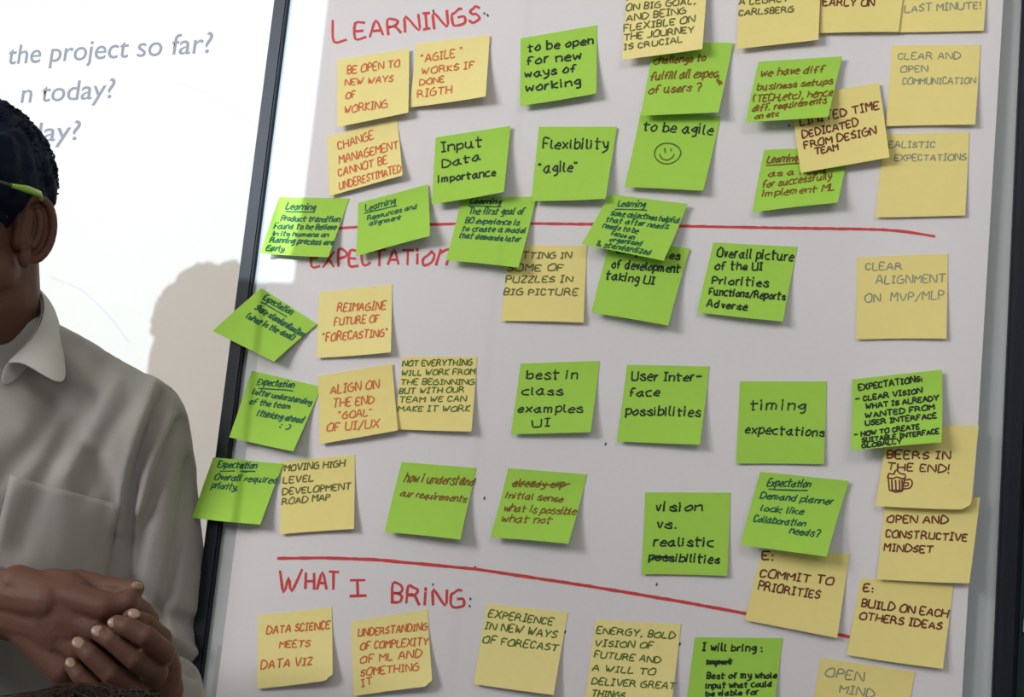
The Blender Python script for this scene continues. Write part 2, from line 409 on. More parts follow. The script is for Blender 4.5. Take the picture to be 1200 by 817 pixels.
note('green', 1, 10, .5, [(419.5, 238), (501.4, 216), (503.7, 276.5), (417, 300.5)], 'iteal', 1.4,
 [('Learning', 428, 247.4, 463, 238.5, 7), ('Resources and', 430.5, 258, 488.6, 244, 5), ('alignment', 432.8, 264.5, 470, 256.7, 5)],
 'green note with three short teal lines up high, above the Expectation heading', under=[(427, 250, 465, 241)])
note('green', 1, 11, .3, [(541, 232), (628.7, 230.5), (607.5, 313.7), (522.5, 305)], 'iteal', 1.6,
 [('Learning', 551, 238, 586, 239.5, 6), ('The first goal of', 548.7, 251, 613.7, 251, 7), ('BO experience is', 545, 261, 607.5, 264, 6), ('to create a model', 541, 270.5, 615, 273, 6), ('that demands later', 537.5, 278.5, 608.7, 283.5, 6)],
 'green note with five teal lines, hanging under the input data importance note', under=[(549, 241, 587, 242.5)])
note('yellow', 0, 4, .3, [(597, 287), (688, 288), (683.7, 378), (587.5, 376)], 'iolive', 1.6,
 [('GETTING IN', 596, 303, 668.7, 302.5, 7), ('SOME OF', 594.5, 317.5, 659.5, 317, 7), ('PUZZLES IN', 592.5, 331, 670, 330.5, 7), ('BIG PICTURE', 590.5, 345.5, 676, 346, 7)],
 'yellow note ending with puzzles in big picture, below the upper red line')
note('green', 3, 12, .2, [(714.3, 227.5), (806, 239), (778, 305.7), (681.7, 285.8)], 'iteal', 1.5,
 [('Learning', 723.7, 241.5, 755, 242.8, 7), ('Some objectives helpful', 715.5, 252, 795, 261.3, 6), ('that after needs', 709.7, 259.5, 782, 268.3, 6), ('needs to be', 706, 266.5, 747, 273.5, 6), ('focus on', 715.5, 275.3, 742.3, 280.5, 5), ('organised', 714.3, 282.6, 751.7, 288, 5), ('& standardized', 699, 288, 762, 298.5, 6)],
 'tilted green note with seven tiny teal lines, crossing the upper red line', under=[(721, 245, 758, 246.3)])
note('green', 1, 9, .3, [(716, 279), (808.4, 291.2), (783, 381.5), (693, 366.3)], 'iblack', 2.0,
 [('complexities', 722, 296, 796, 304, 9), ('of development', 716.7, 313.8, 796, 319.5, 9), ('taking UI', 709.7, 326.7, 766, 333.5, 9)],
 'green note reading of development taking UI, partly under a tilted green note')
note('green', 0, 8, .3, [(836, 284.2), (934.4, 289.3), (917.3, 376.8), (817, 365.9)], 'iblack', 2.0,
 [('Overall picture', 840, 300.5, 929, 305.5, 10), ('of the UI', 838, 316, 893, 316.5, 9), ('Priorities', 834.5, 332.5, 900, 336, 9), ('Functions/Reports', 831, 345, 919.7, 351.5, 8), ('Adverse', 828, 359, 875, 363.5, 8)],
 'green note in black pen beginning overall picture of the UI')
note('green', 3, 11, .2, [(889, 72.2), (987.3, 66), (970.7, 137), (873.5, 143.2)], 'irust', 1.7,
 [('we have diff', 891.3, 89.4, 965, 84.5, 8), ('business setups', 887, 106, 975, 98, 7), ('(TECH,etc), hence', 882, 120, 975, 112, 8), ('diff. requirements', 881.5, 131, 967.7, 120.7, 7), ('on etc', 884.5, 139.5, 912.6, 135.4, 5)],
 'green note with five rust lines beginning we have diff, overlapping a yellow note')
note('yellow', 2, 6, .5, [(926, 115), (1030, 96.7), (1042.4, 184.4), (938.3, 202.7)], 'ibrown', 1.9,
 [('LIMITED TIME', 938.3, 147, 1030, 127.5, 9), ('DEDICATED', 940.8, 162, 1005.6, 147, 8), ('FROM DESIGN', 943, 174, 1026.5, 156.7, 8), ('TEAM', 955.5, 181, 982.4, 175.5, 7)],
 'tilted yellow note reading limited time dedicated from design team')
note('green', 0, 10, .3, [(895.5, 175.5), (998, 171.4), (981.7, 237.5), (882, 249)], 'irust', 1.7,
 [('Learnings', 899, 191, 938, 188.5, 8), ('as a need', 900.4, 207, 967.7, 202, 7), ('for successfully', 893.2, 220.3, 973.8, 209.3, 8), ('implement ML', 893, 230.5, 977.5, 222.8, 7)],
 'green note ending with implement ML, below the tilted limited time note', under=[(898, 194, 941, 191)])
note('yellow', 2, 4, .3, [(868, -40), (963, -52), (959, 46.7), (863.4, 57.5)], 'iolive', 1.6,
 [('A LEGACY', 865.7, 5.7, 923.7, 1.4, 7), ('CARLSBERG', 866, 18.6, 929.4, 13.6, 6.5)], 'leftmost of three yellow notes cut by the top edge on the right')
note('yellow', 1, 3, .3, [(964, -58), (1066, -58), (1053, 37.4), (960.6, 38.8)], 'ibrown', 1.9,
 [('EARLY ON', 964.8, 6.2, 1024.3, 7, 8)], 'yellow note reading early on, between two others at the top edge')
note('yellow', 0, 3, .3, [(1058, -60), (1160, -60), (1152.6, 36), (1049, 38)], 'ipencil', 1.5,
 [('LAST MINUTE!', 1060.6, 14.2, 1150, 9.5, 8)], 'yellow note reading last minute in pencil at the top right')
note('yellow', 0, 4, .5, [(1045.5, 53.3), (1149, 52.4), (1142.7, 146), (1038, 147.9)], 'ipencil', 1.3,
 [('CLEAR AND', 1052.6, 69.4, 1124.9, 68.8, 7), ('OPEN', 1055.5, 84.4, 1086.6, 83.6, 7), ('COMMUNICATION', 1057.7, 98.8, 1142.7, 97.7, 7)], 'yellow note reading clear and open communication')
note('yellow', 0, 3, .3, [(1035.6, 157), (1136, 155), (1131, 252.5), (1026, 255)], 'ipencil', 1.4,
 [('REALISTIC', 1033, 172.8, 1095, 172.8, 7), ('EXPECTATIONS', 1048.4, 188.4, 1131.4, 187.5, 7)], 'yellow note reading realistic expectations in pencil')
note('yellow', 0, 3, .4, [(1004, 301.5), (1110.8, 297.3), (1109, 397), (1003, 397.8)], 'ipencil', 1.4,
 [('CLEAR', 1014.5, 316.5, 1056.5, 315.5, 8), ('ALIGNMENT', 1026.8, 332.5, 1107.3, 330.5, 9), ('ON  MVP/MLP', 1013.8, 354, 1105.5, 350.5, 9)], 'yellow note reading clear alignment on, alone below the right end of the red line')
note('green', 1, 12, .1, [(306, 337.5), (371.5, 380), (321, 424), (249, 388)], 'iteal', 1.6,
 [('Expectation', 307.5, 350.5, 340, 368.7, 7), ('Share standardisation', 298, 362, 353.7, 394.5, 7), ('(what is the deal)', 287.5, 372.5, 342.5, 398.7, 7)],
 'diamond-turned green note hanging over the left black frame', under=[(306, 354, 336, 371.5)])
note('yellowb', 0, 5, .6, [(374, 343), (459.6, 333), (458, 413), (370.8, 419.6)], 'iorange', 1.6,
 [('REIMAGINE', 395, 365, 451.5, 362.5, 9), ('FUTURE OF', 391.8, 381.4, 443.5, 377, 8), ('"FORECASTING"', 377.5, 400, 454, 394, 9)], 'yellow note reading reimagine future of forecasting')
note('yellow', 1, 5, .6, [(373, 440.6), (459.6, 426.4), (466.4, 504.4), (374.8, 520.6)], 'iorange', 1.6,
 [('ALIGN ON', 387, 462, 443.5, 454.6, 9), ('THE END', 390, 477.5, 437.5, 473, 9), ('"GOAL"', 396.3, 491, 435.4, 487, 8), ('OF UI/UX', 383, 505.5, 443.5, 501, 9)], 'yellow note reading align on the end goal')
note('yellow', 0, 6, .6, [(471.7, 418), (559.2, 418), (552.5, 505.8), (461.7, 503)], 'igreen', 1.5,
 [('NOT EVERYTHING', 471.7, 429, 552.5, 427.7, 6), ('WILL WORK FROM', 470.4, 440, 556, 438.5, 6), ('THE BEGINNING', 469, 450.6, 555, 450.6, 6), ('BUT WITH OUR', 467.7, 461.5, 543, 459.5, 6), ('TEAM WE CAN', 468, 471.6, 545.8, 470, 6), ('MAKE IT WORK', 466.5, 482, 549.8, 482, 6)], 'yellow note with six dark green lines ending make it work')
note('green', 0, 11, .5, [(295, 434.5), (376.6, 453.4), (343.6, 529), (268.6, 512.5)], 'iteal', 1.6,
 [('Expectation', 301.6, 450.6, 343.6, 454.5, 7), ('better understanding', 295.6, 461.5, 364, 474.4, 6), ('of the team', 292, 473.5, 340, 479, 6), ('(thinking ahead', 301, 487, 354.4, 496, 7), (':)', 328, 501, 340, 505, 7)],
 'tilted green note over the left frame, beside the align on the end goal note', under=[(303, 455, 343, 458)])
note('green', 1, 11, .2, [(250, 536), (331.8, 543.8), (304.9, 614.8), (225, 607)], 'iteal', 1.6,
 [('Expectation', 254.8, 547.5, 299.7, 549.3, 7), ('Overall required', 251, 561.8, 324.5, 566.2, 7), ('priority.', 247.5, 571.8, 277.7, 574.5, 7)],
 'lowest green note over the left frame, reading overall required priority', under=[(258, 552, 299, 552.5)])
note('yellow', 0, 5, .5, [(330, 541), (415.8, 533.2), (414.7, 620), (328, 626.3)], 'iolive', 1.6,
 [('MOVING HIGH', 333.5, 552, 403.3, 546.6, 7), ('LEVEL', 332, 566.3, 366.7, 564, 7), ('DEVELOPMENT', 331, 580, 410.7, 573, 7), ('ROAD MAP', 330.5, 591.5, 386, 586, 7)], 'yellow note reading level development road map')
note('green', 0, 11, .4, [(470.6, 541.6), (559, 548.5), (539.6, 632.5), (451, 623.5)], 'irust', 1.6,
 [('how i understand', 473.5, 564.5, 554.6, 569, 10), ('our requirements', 468.5, 581.5, 545.6, 588.5, 7)], 'green note in two rust lines reading how understand requirements')
note('green', 0, 11, .4, [(595.5, 548.7), (688, 556), (666, 637.5), (574.5, 630)], 'irust', 1.6,
 [('already exp-', 600, 570, 666, 571.5, 8), ('initial sense', 592.5, 583.7, 658.7, 588, 7), ('what is possible', 590, 598.7, 673.7, 603.5, 8), ('what not', 587.5, 611, 645, 614, 8)],
 'green note with rust writing, its first line struck through', under=[(600, 567, 664, 568.5)])
note('green', 0, 3, .3, [(756, 577), (856, 577.5), (852, 675), (751.7, 673)], 'iblack', 2.1,
 [('vision', 768.7, 598.7, 822.5, 598.7, 10), ('vs.', 770, 619, 793.7, 619, 9), ('realistic', 766, 639.5, 835.5, 640.5, 10), ('possibilities', 760.5, 656.5, 842.5, 660.5, 9)], 'flat green note reading vision vs. realistic possibilities',
 under=[(766, 651.5, 786, 654), (764, 654, 788, 653)])
note('green', 0, 7, .5, [(610, 426), (702.8, 423), (692, 506.7), (598.7, 509)], 'iblack', 1.9,
 [('best in', 617.4, 444, 676, 444, 10), ('class', 612, 462.7, 658.7, 462.7, 9), ('examples', 606.7, 483, 682, 483, 9), ('UI', 624, 501.4, 644, 499, 8)], 'green note in black pen reading best in class examples')
note('green', 0, 7, .5, [(734.8, 427.5), (831.4, 429.4), (820, 521.4), (722.8, 517.4)], 'iblack', 2.0,
 [('User Inter-', 740, 445.4, 821, 446.7, 10), ('face', 737.5, 464, 772, 464, 9), ('possibilities', 733.5, 486, 820, 488, 10)], 'green note in black pen reading user interface possibilities')
note('green', 0, 2.5, .3, [(867, 447), (969, 447), (965.4, 544), (862.5, 543.4)], 'iblack', 1.9,
 [('timing', 879, 480.4, 943.5, 480.4, 11), ('expectations', 873, 507.4, 965.4, 511.6, 10)], 'flat green note in black pen reading timing expectations')
note('green', 3, 13, .1, [(998.6, 444.7), (1103.8, 433.3), (1103.4, 518.5), (997, 528.3)], 'iblack', 2.0,
 [('EXPECTATIONS:', 1006.4, 457.8, 1080.9, 446.6, 6.5), ('- CLEAR VISION', 1003, 471, 1080.3, 460.3, 5.5), ('WHAT IS ALREADY', 1014.9, 479.2, 1099.5, 468.7, 5.5), ('WANTED FROM', 1014.3, 490, 1094.6, 479.5, 5.5), ('USER INTERFACE', 1014.3, 498.6, 1097, 489.7, 5.5), ('- HOW TO CREATE', 1001.5, 512, 1077.3, 502.5, 5), ('SUITABLE INTERFACE', 1010.4, 518.5, 1100, 508, 5), ('GLOBALLY', 1010.4, 525, 1056.4, 519.3, 5)],
 'green note crowded with black capitals headed expectations, at the right')
note('yellow', 2, 5, .3, [(1041, 500), (1147, 498.5), (1137.5, 597.5), (1026, 593)], 'ibrown', 1.9,
 [('BEERS IN', 1039.7, 537, 1113, 538, 8.5), ('THE END!', 1039.7, 550.5, 1113, 554, 8.5)], 'yellow note reading beers in the end with a drawn beer mug', mug=1, rc=1)
note('yellow', 1, 4, .4, [(1038, 583), (1148.7, 583), (1136, 683.7), (1027.5, 679)], 'ibrown', 1.9,
 [('OPEN AND', 1039.5, 612, 1110, 613.7, 8), ('CONSTRUCTIVE', 1038, 629.5, 1132.5, 634, 8), ('MINDSET', 1036, 645.5, 1092.5, 647.8, 8)], 'yellow note reading open and constructive mindset')
note('green', 2, 13, .4, [(891, 553), (995, 563.7), (968.7, 652.5), (868, 638.7)], 'iteal', 1.7,
 [('Expectation', 898.7, 569.5, 948.7, 571, 8), ('Demand planner', 890.5, 583.7, 975, 591.5, 7), ('look like', 891, 598.7, 941, 603, 7), ('Collaboration', 882.5, 611, 942.5, 617, 7), ('needs?', 925, 625, 958.7, 629, 8)],
 'green note in teal ink ending with needs, above the commit to priorities note', under=[(901, 573.5, 946, 575)])
note('yellow', 0, 5, .4, [(893, 645), (996, 649), (981, 747.8), (872.8, 726.8)], 'ibrown', 2.0,
 [('E:', 893, 655.5, 906.7, 655.8, 9), ('COMMIT TO', 891, 676, 976, 685.5, 9), ('PRIORITIES', 888.7, 691, 959.5, 701.5, 9)], 'yellow note reading commit to priorities, over the lower red line')
note('yellow', 0, 5, .6, [(1008.7, 677.5), (1117.5, 686), (1104.8, 783.9), (992, 767.6)], 'ibrown', 2.0,
 [('E:', 1012, 693, 1023.7, 693.5, 8.5), ('BUILD ON EACH', 1009.5, 711, 1110, 724, 8.5), ('OTHERS IDEAS', 1007.3, 725.6, 1102.6, 738, 8)], 'yellow note reading build on each others ideas')
note('yellow', 0, 5, .4, [(961.8, 771), (1072.3, 787.8), (1056, 880), (945, 865)], 'ipencil', 1.6,
 [('OPEN', 967, 792, 1011, 798.6, 10), ('MIND', 983.4, 811.6, 1023.5, 818, 9)], 'yellow note reading open mind, cut by the bottom edge')
note('yellowb', 0, 6, .8, [(302.5, 721), (388.7, 711.7), (390, 796.7), (301, 807.5)], 'iorange', 1.6,
 [('DATA SCIENCE', 312.5, 743, 386, 736.7, 9), ('MEETS', 327.5, 759, 362.5, 757.5, 7), ('DATA VIZ', 306, 784, 365, 779, 9)], 'yellow note reading data science meets data, leftmost of the bottom row', rc=1)
note('yellowb', 0, 6, .8, [(411, 728.5), (501, 714), (507, 804), (414.5, 816)], 'iorange', 1.6,
 [('UNDERSTANDING', 419.5, 746, 500, 738, 8), ('OF COMPLEXITY', 422, 761.7, 501, 755.5, 8), ('OF ML AND', 422, 777.5, 493.7, 770, 8), ('SOMETHING', 422.5, 792.5, 490, 785.5, 8), ('IT', 423.7, 805, 436, 801.7, 8)], 'yellow note beginning understanding of complexity, in the bottom row', rc=1)
note('yellowb', 0, 6, .5, [(571, 707.5), (665.5, 717.5), (648.7, 814.7), (555, 801.7)], 'igreen', 1.6,
 [('EXPERIENCE', 572, 723, 647, 732.5, 8), ('IN NEW WAYS', 568, 736.7, 651, 748, 8), ('OF FORECAST', 565.5, 753, 652.5, 763, 8)], 'yellow note reading experience in new ways of forecast')
note('yellowb', 0, 5, .5, [(697.8, 726.4), (798, 731.4), (786, 832), (684, 829)], 'igreen', 1.6,
 [('ENERGY, BOLD', 699, 742, 790, 748.7, 7), ('VISION OF', 697, 756.8, 764.5, 760, 7), ('FUTURE AND', 696, 770.4, 773, 777, 7), ('A WILL TO', 694, 785.6, 766.7, 791, 7), ('DELIVER GREAT', 693, 801.8, 790.5, 807.8, 7), ('THINGS', 693, 816, 731, 818.5, 7)], 'yellow note beginning energy, bold vision, cut by the bottom edge')
note('green', 0, 6, .4, [(814.3, 747), (917.3, 748), (905, 850), (802, 848)], 'iblack', 2.0,
 [('I will bring :', 823, 762.4, 893.4, 763.5, 8), ('input', 828.4, 779, 857.7, 778, 6), ('Best of my whole', 828.4, 795.3, 909.7, 794.8, 7), ('input what could', 827.3, 807, 904.3, 804.5, 6), ('be viable for', 827.3, 816, 888, 814, 6)],
 'green note headed I will bring, cut by the bottom edge', under=[(829, 775, 856, 775.5), (829, 777.5, 857, 776.5)])

def make_note(spec):
    col, layer, lift, tw, C4, inkm, pw, lines, label, kw = spec
    TL, TR, BR, BL = [Vector(c) for c in C4]
    seed = random.random()*6
    def inv(px, py):                       # inverse bilinear
        u = v = .5; p = Vector((px, py))
        for _ in range(6):
            q = TL*(1-u)*(1-v)+TR*u*(1-v)+BR*u*v+BL*(1-u)*v - p
            du = (TR-TL)*(1-v)+(BR-BL)*v; dv = (BL-TL)*(1-u)+(BR-TR)*u
            D = du.x*dv.y-du.y*dv.x
            u -= (q.x*dv.y-q.y*dv.x)/D; v -= (du.x*q.y-du.y*q.x)/D
        return u, v
    def lf(u, v):
        vv = max(0, v-.12)/.88
        return (.0006+layer*.0016) + lift*.001*(vv**1.7)*(1+tw*(u-.45)*1.3) + .0004*math.sin(u*5+seed)*v
    def surf(px, py, ex=0, uv=None):
        u, v = uv or inv(px, py)
        p = B(px, py, .003)
        base = PL(min(max(p.x, PX0), PX1), p.z)
        if p.x < PX0+.006: base = max(base, .0024+.0066*sm((PX0+.006-p.x)/.016))
        return B(px, py, base+lf(u, v)+ex)
    nu = nv = 26
    def fn(i, j):
        u, v = i, j
        p = TL*(1-u)*(1-v)+TR*u*(1-v)+BR*u*v+BL*(1-u)*v
        bow = math.sin(math.pi*v)*.9*(lift/10)
        p = p + Vector((bow*.7*math.sin(seed), 0)) + Vector((0, math.sin(math.pi*u)*.7*math.cos(seed*2)*v))
        if kw.get('rc') and u > .86 and v > .9:
            k = ((u-.86)/.14)*((v-.9)/.1); p = p + Vector((-5, -3.5))*k*k
        return surf(p.x, p.y, 0, (u, v))
    bm = grid_mesh('n', fn, nu, nv)
    o = link('sticky_note', bm, M[col], None, True); solid(o, .00015)
    g = 'green' if col == 'green' else 'yellow'
    tag(o, label, 'sticky note', g+' sticky notes stuck on the flipchart')
    strokes = []
    cursive = inkm in ('iteal', 'irust')
    for t, x0, y0, x1, y1, h in lines:
        strokes += text_strokes(t, x0, y0, x1, y1, h, .35 if cursive else (.22 if inkm in ('igreen', 'iolive', 'iorange') else .1), .32 if cursive else .22, 1.1 if cursive else 1.5)
    for x0, y0, x1, y1 in kw.get('under', []):
        strokes.append([Vector((x0+(x1-x0)*k/5, y0+(y1-y0)*k/5+random.uniform(-.3, .3))) for k in range(6)])
    ink('handwriting', strokes, pw, surf, M[inkm], o)
    if kw.get('smiley'):
        c = Vector((781.5, 180)); s = [[c+Vector((math.cos(a)*14.5*(1+.16*max(0, math.cos(a+.7))), math.sin(a)*12.2)) for a in [k*2*math.pi/22-1.6 for k in range(24)]]]
        s.append(cat([Vector(p) for p in ((773, 181), (776, 186), (782, 187.5), (788, 184.5), (790, 181))], 4))
        s += [[Vector((779, 174)), Vector((779.5, 179))], [Vector((786, 174.5)), Vector((786.8, 177))]]
        ink('smiley_drawing', s, 1.7, surf, M['igreen'], o, 'drawn smiley face')
    if kw.get('mug'):
        s = [cat([Vector(p) for p in ((1040, 560), (1042, 555), (1047, 556), (1050, 551), (1055, 555), (1060, 556), (1061, 560), (1056, 561), (1051, 559), (1046, 561), (1041, 560))], 3),
             [Vector(p) for p in ((1041, 561), (1042, 574), (1049, 577), (1057, 576), (1060, 562))],
             cat([Vector(p) for p in ((1060, 563), (1067, 562), (1069, 567), (1066, 572), (1059, 573))], 3), cat([Vector(p) for p in ((1060, 566), (1064, 566), (1064, 569), (1060, 570))], 3)]
        s += [[Vector((x, 563)), Vector((x+.4, 574))] for x in (1045, 1049.5, 1054, 1057)]
        s.append([Vector((1043, 575)), Vector((1058, 574.5))])
        ink('mug_drawing', s, 1.8, surf, M['ibrown'], o, 'drawn beer mug')
    return o
for s_ in sorted(N, key=lambda s: s[1]): make_note(s_)

# ------------------------------------------------------------------ projected lettering, its dimmer light painted as grey shapes on the wall
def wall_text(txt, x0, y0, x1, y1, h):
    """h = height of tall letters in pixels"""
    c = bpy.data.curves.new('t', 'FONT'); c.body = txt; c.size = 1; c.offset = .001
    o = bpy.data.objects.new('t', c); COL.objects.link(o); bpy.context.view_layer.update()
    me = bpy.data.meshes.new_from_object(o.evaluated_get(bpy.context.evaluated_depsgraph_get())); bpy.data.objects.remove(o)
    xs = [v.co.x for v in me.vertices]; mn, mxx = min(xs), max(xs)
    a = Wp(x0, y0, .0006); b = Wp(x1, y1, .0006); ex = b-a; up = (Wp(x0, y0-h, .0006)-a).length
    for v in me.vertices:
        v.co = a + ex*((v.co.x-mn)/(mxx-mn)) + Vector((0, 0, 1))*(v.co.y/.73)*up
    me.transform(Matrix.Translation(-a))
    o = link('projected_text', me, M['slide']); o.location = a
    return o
tag(wall_text('the project so far?', 8, 75.3, 247, 61.5, 23), 'grey projected line ending the project so far, top left of the wall', 'projected text', 'projected text on the wall')
tag(wall_text('n today?', 24, 120.5, 132.5, 114.5, 23), 'grey projected line ending today, middle of three beside the head', 'projected text', 'projected text on the wall')
tag(wall_text('day?', 32, 166.5, 92, 163.5, 23), 'lowest grey projected line, only its last letter and question mark showing', 'projected text', 'projected text on the wall')
bm = bmesh.new()
ribbons(bm, [cat([Vector(p) for p in ((205, 96), (232, 105), (262, 121), (300, 149))], 5)], 1.3, lambda x, y, e: Wp(x, y, .0006))
ribbons(bm, [cat([Vector(p) for p in ((60, 325), (95, 340), (125, 368), (150, 400))], 5)], 2.0, lambda x, y, e: Wp(x, y, .0006))
tag(link('projected_curve', bm, M['faint']), 'faint thin curved lines of the projected slide on the bright wall', 'projected line')

# ------------------------------------------------------------------ people
def ball(bm, c, r, rot=None, seg=16):
    if isinstance(r, (int, float)): r = (r, r, r)
    m = Matrix.Translation(c) @ ((rot or Matrix.Identity(3)).to_4x4()) @ Matrix.Diagonal((*r, 1))
    bmesh.ops.create_uvsphere(bm, u_segments=seg, v_segments=seg//2+2, radius=1, matrix=m)
def cap(bm, pts, rad, seg=14, squash=None):
    """tapered limb: tube with rounded ends; squash=(axis vector, factor) flattens it"""
    pts = [Vector(p) for p in pts]
    if isinstance(rad, (int, float)): rad = [rad]*len(pts)
    tube(bm, pts, rad, seg)
    for p, r in zip(pts, rad): ball(bm, p, r, seg=seg)
def blob(name, fn, voxel, m, parent=None, smooth_it=4, disp=None, join=None):
    bm = bmesh.new(); fn(bm)
    me = bpy.data.meshes.new('tmp'); bm.to_mesh(me); bm.free()
    o = bpy.data.objects.new('tmp', me); COL.objects.link(o)
    md = o.modifiers.new('r', 'REMESH'); md.mode = 'VOXEL'; md.voxel_size = voxel; md.adaptivity = 0
    if smooth_it:
        sd = o.modifiers.new('s', 'SMOOTH'); sd.iterations = smooth_it; sd.factor = .5
    bpy.context.view_layer.update()
    me2 = bpy.data.meshes.new_from_object(o.evaluated_get(bpy.context.evaluated_depsgraph_get()))
    bpy.data.objects.remove(o)
    if disp:
        nr = [v.normal.copy() for v in me2.vertices]
        for v, n in zip(me2.vertices, nr): v.co = v.co + n*disp(v.co, n)
    if join:
        b2 = bmesh.new(); b2.from_mesh(me2)
        for j in join: b2.from_mesh(j)
        b2.to_mesh(me2); b2.free()
    if name is None: return me2
    return link(name, me2, m, parent, True)

def head_shapes(bm, c, yaw, s=1.0, pitch=0.0, ears=0):
    """skull, jaw, face and ears round centre c (between the ears); the face looks along -Y turned by yaw"""
    R = Matrix.Rotation(yaw, 3, 'Z') @ Matrix.Rotation(pitch, 3, 'X')
    T = lambda x, y, z: Vector(c)+R @ (Vector((x, y, z))*s)
    if ears != 1: return head_core(bm, T, R, s)
    ear_core(bm, T, R, s); return T
def head_core(bm, T, R, s):
    ball(bm, T(0, .014, .043), (.070*s, .089*s, .077*s), R, 28)
    ball(bm, T(0, -.035, -.025), (.062*s, .058*s, .075*s), R, 24)
    ball(bm, T(0, -.058, -.085), (.034*s, .030*s, .026*s), R)
    for k in (-1, 1):
        cap(bm, [T(k*.050, .005, -.045), T(k*.025, -.06, -.088)], [.022*s, .018*s])
        ball(bm, T(k*.034, -.078, .002), (.020*s, .012*s, .012*s), R)
        cap(bm, [T(k*.012, -.094, .030), T(k*.045, -.078, .030)], [.008*s, .007*s])
        ball(bm, T(k*.013, -.103, -.026), (.009*s, .010*s, .008*s), R, 10)
    cap(bm, [T(0, -.090, .022), T(0, -.112, -.024)], [.008*s, .012*s])
    for z, r in ((-.050, .0085), (-.061, .0095)):
        cap(bm, cat([T(-.022, -.082, z), T(0, -.094, z), T(.022, -.082, z)], 3), r*s*.75, 8)
    return T

def ear_core(bm, T, R, s):
    for k in (-1, 1):
        # ear: rim, bowl, lobe
        e1 = Vector((k*.77, .64, 0)); ec = Vector((k*.078, .016, 0))
        rim = [T(*(ec+e1*(.0165*math.cos(a))+Vector((0, 0, .031*math.sin(a))))) for a in [math.radians(q) for q in (165, 130, 95, 60, 30, 0, -30, -60, -85)]]
        cap(bm, cat(rim, 2), .0042*s, 8)
        anti = [T(*(ec+e1*(.006*math.cos(a)-.001)+Vector((k*.001, -.003, .018*math.sin(a))))) for a in [math.radians(q) for q in (80, 30, -20, -70)]]
        cap(bm, cat(anti, 2), .0034*s, 8)
        RE = R @ Matrix.Rotation(math.atan2(-.77*k, .64), 3, 'Z')
        ball(bm, T(*(ec-e1*.002+Vector((-k*.002, .002, 0)))), (.0018*s, .015*s, .029*s), RE, 14)
        cap(bm, [T(k*.068, .012, .012), T(k*.068, .012, -.015)], .010*s, 8)
        ball(bm, T(k*.076, .010, -.030), (.006*s, .008*s, .010*s), R, 12)
# --- man in the light shirt -------------------------------------------------
MD = 1.10
man = empty('person', (P(-25, 600, MD).x, P(-25, 600, MD).y, 0))
tag(man, 'man in a light shirt and glasses standing at the left edge, hands clasped before him', 'person')
HC = P(-59, 257, 1.07); YAW = math.radians(10)
hand = lambda x, y, d=.93: P(x, y, d)
def man_body(bm):
    head_shapes(bm, HC, YAW, 1.0)
    cap(bm, [P(-24, 270, 1.10), P(-22, 350, 1.10), P(-24, 440, 1.125)], [.054, .055, .055])
    ball(bm, P(-30, 600, 1.13), (.10, .06, .17)); ball(bm, P(-30, 800, 1.13), (.10, .06, .2))
    for a, b, r in ((P(-190, 530, 1.13), P(-250, 900, 1.10), .034), (P(155, 530, 1.14), P(178, 920, 1.13), .034)):
        cap(bm, [a, b], [r, r*.8])
        cap(bm, [P(-30, 480, 1.13), a], [.04, .035])
    cap(bm, [P(-250, 900, 1.10), P(-110, 740, .99)], [.038, .032])
    cap(bm, [P(185, 920, 1.12), P(190, 850, 1.00)], [.036, .030])
body_me = blob(None, man_body, .004, None, smooth_it=3)
def right_hand(bm):          # the hand whose back faces us
    cap(bm, [P(-110, 740, .99), hand(-20, 704, .95)], [.032, .0265])
    cap(bm, [hand(-25, 698, .952), hand(20, 698, .945), hand(60, 705, .935)], [.023, .022, .020])
    cap(bm, [hand(-25, 716, .952), hand(25, 722, .945), hand(70, 740, .935)], [.022, .022, .019])
    for a, b in (((20, 684), (124, 712)), ((20, 694), (112, 738)), ((22, 706), (94, 762)), ((18, 722), (74, 786))):      # metacarpals
        cap(bm, [hand(a[0], a[1], .942), hand(*b, .926)], [.016, .0125])
    ball(bm, hand(62, 722, .94), (.045, .022, .040))
    # fingers folding round the other hand
    for p in (((124, 712), (150, 706), (166, 716), (176, 726)), ((112, 738), (140, 752), (150, 772), (140, 790)), ((94, 762), (112, 792), (108, 812), (96, 826)), ((74, 786), (84, 812), (86, 830), (78, 842))):
        cap(bm, [hand(*p[0], .926), hand(*p[1], .930), hand(*p[2], .950), hand(*p[3], .962)], [.0115, .0098, .0090, .0080])
    # thumb across the top
    cap(bm, [hand(40, 690, .955), hand(90, 683, .954), hand(126, 688, .949), hand(159, 690, .942)], [.015, .0120, .0092, .0076])
def left_hand(bm):           # fingers wrapping over the first hand
    cap(bm, [hand(190, 850, 1.0), hand(182, 812, .965)], [.030, .026])
    ball(bm, hand(168, 790, .962), (.036, .020, .036)); ball(bm, hand(122, 772, .955), (.034, .014, .026))
    F4 = [[(137, 731), (150, 735), (171, 746), (191, 765)], [(117, 742), (131, 750), (158, 773), (183, 788)], [(93, 756), (107, 768), (130, 790), (160, 806)], [(84, 779), (93, 791), (110, 808), (140, 826)]]
    for i, q in enumerate(F4):
        d = [.902, .898, .898, .915]; r = [.0072, .0082, .0088, .0098] if i < 3 else [.0064, .0072, .0078, .0088]
        cap(bm, [hand(*q[k], d[k]+.004*i) for k in range(4)], r)
        cap(bm, [hand(*q[3], .915+.004*i), hand(q[3][0]-8, q[3][1]+8, .955)], [.0100, .012])
    cap(bm, [hand(154, 724, .912), hand(170, 731, .916), hand(188, 748, .930), hand(184, 775, .955)], [.0076, .0086, .0098, .013])
rh = blob(None, right_hand, .0018, None, smooth_it=3); lh = blob(None, left_hand, .0015, None, smooth_it=2)
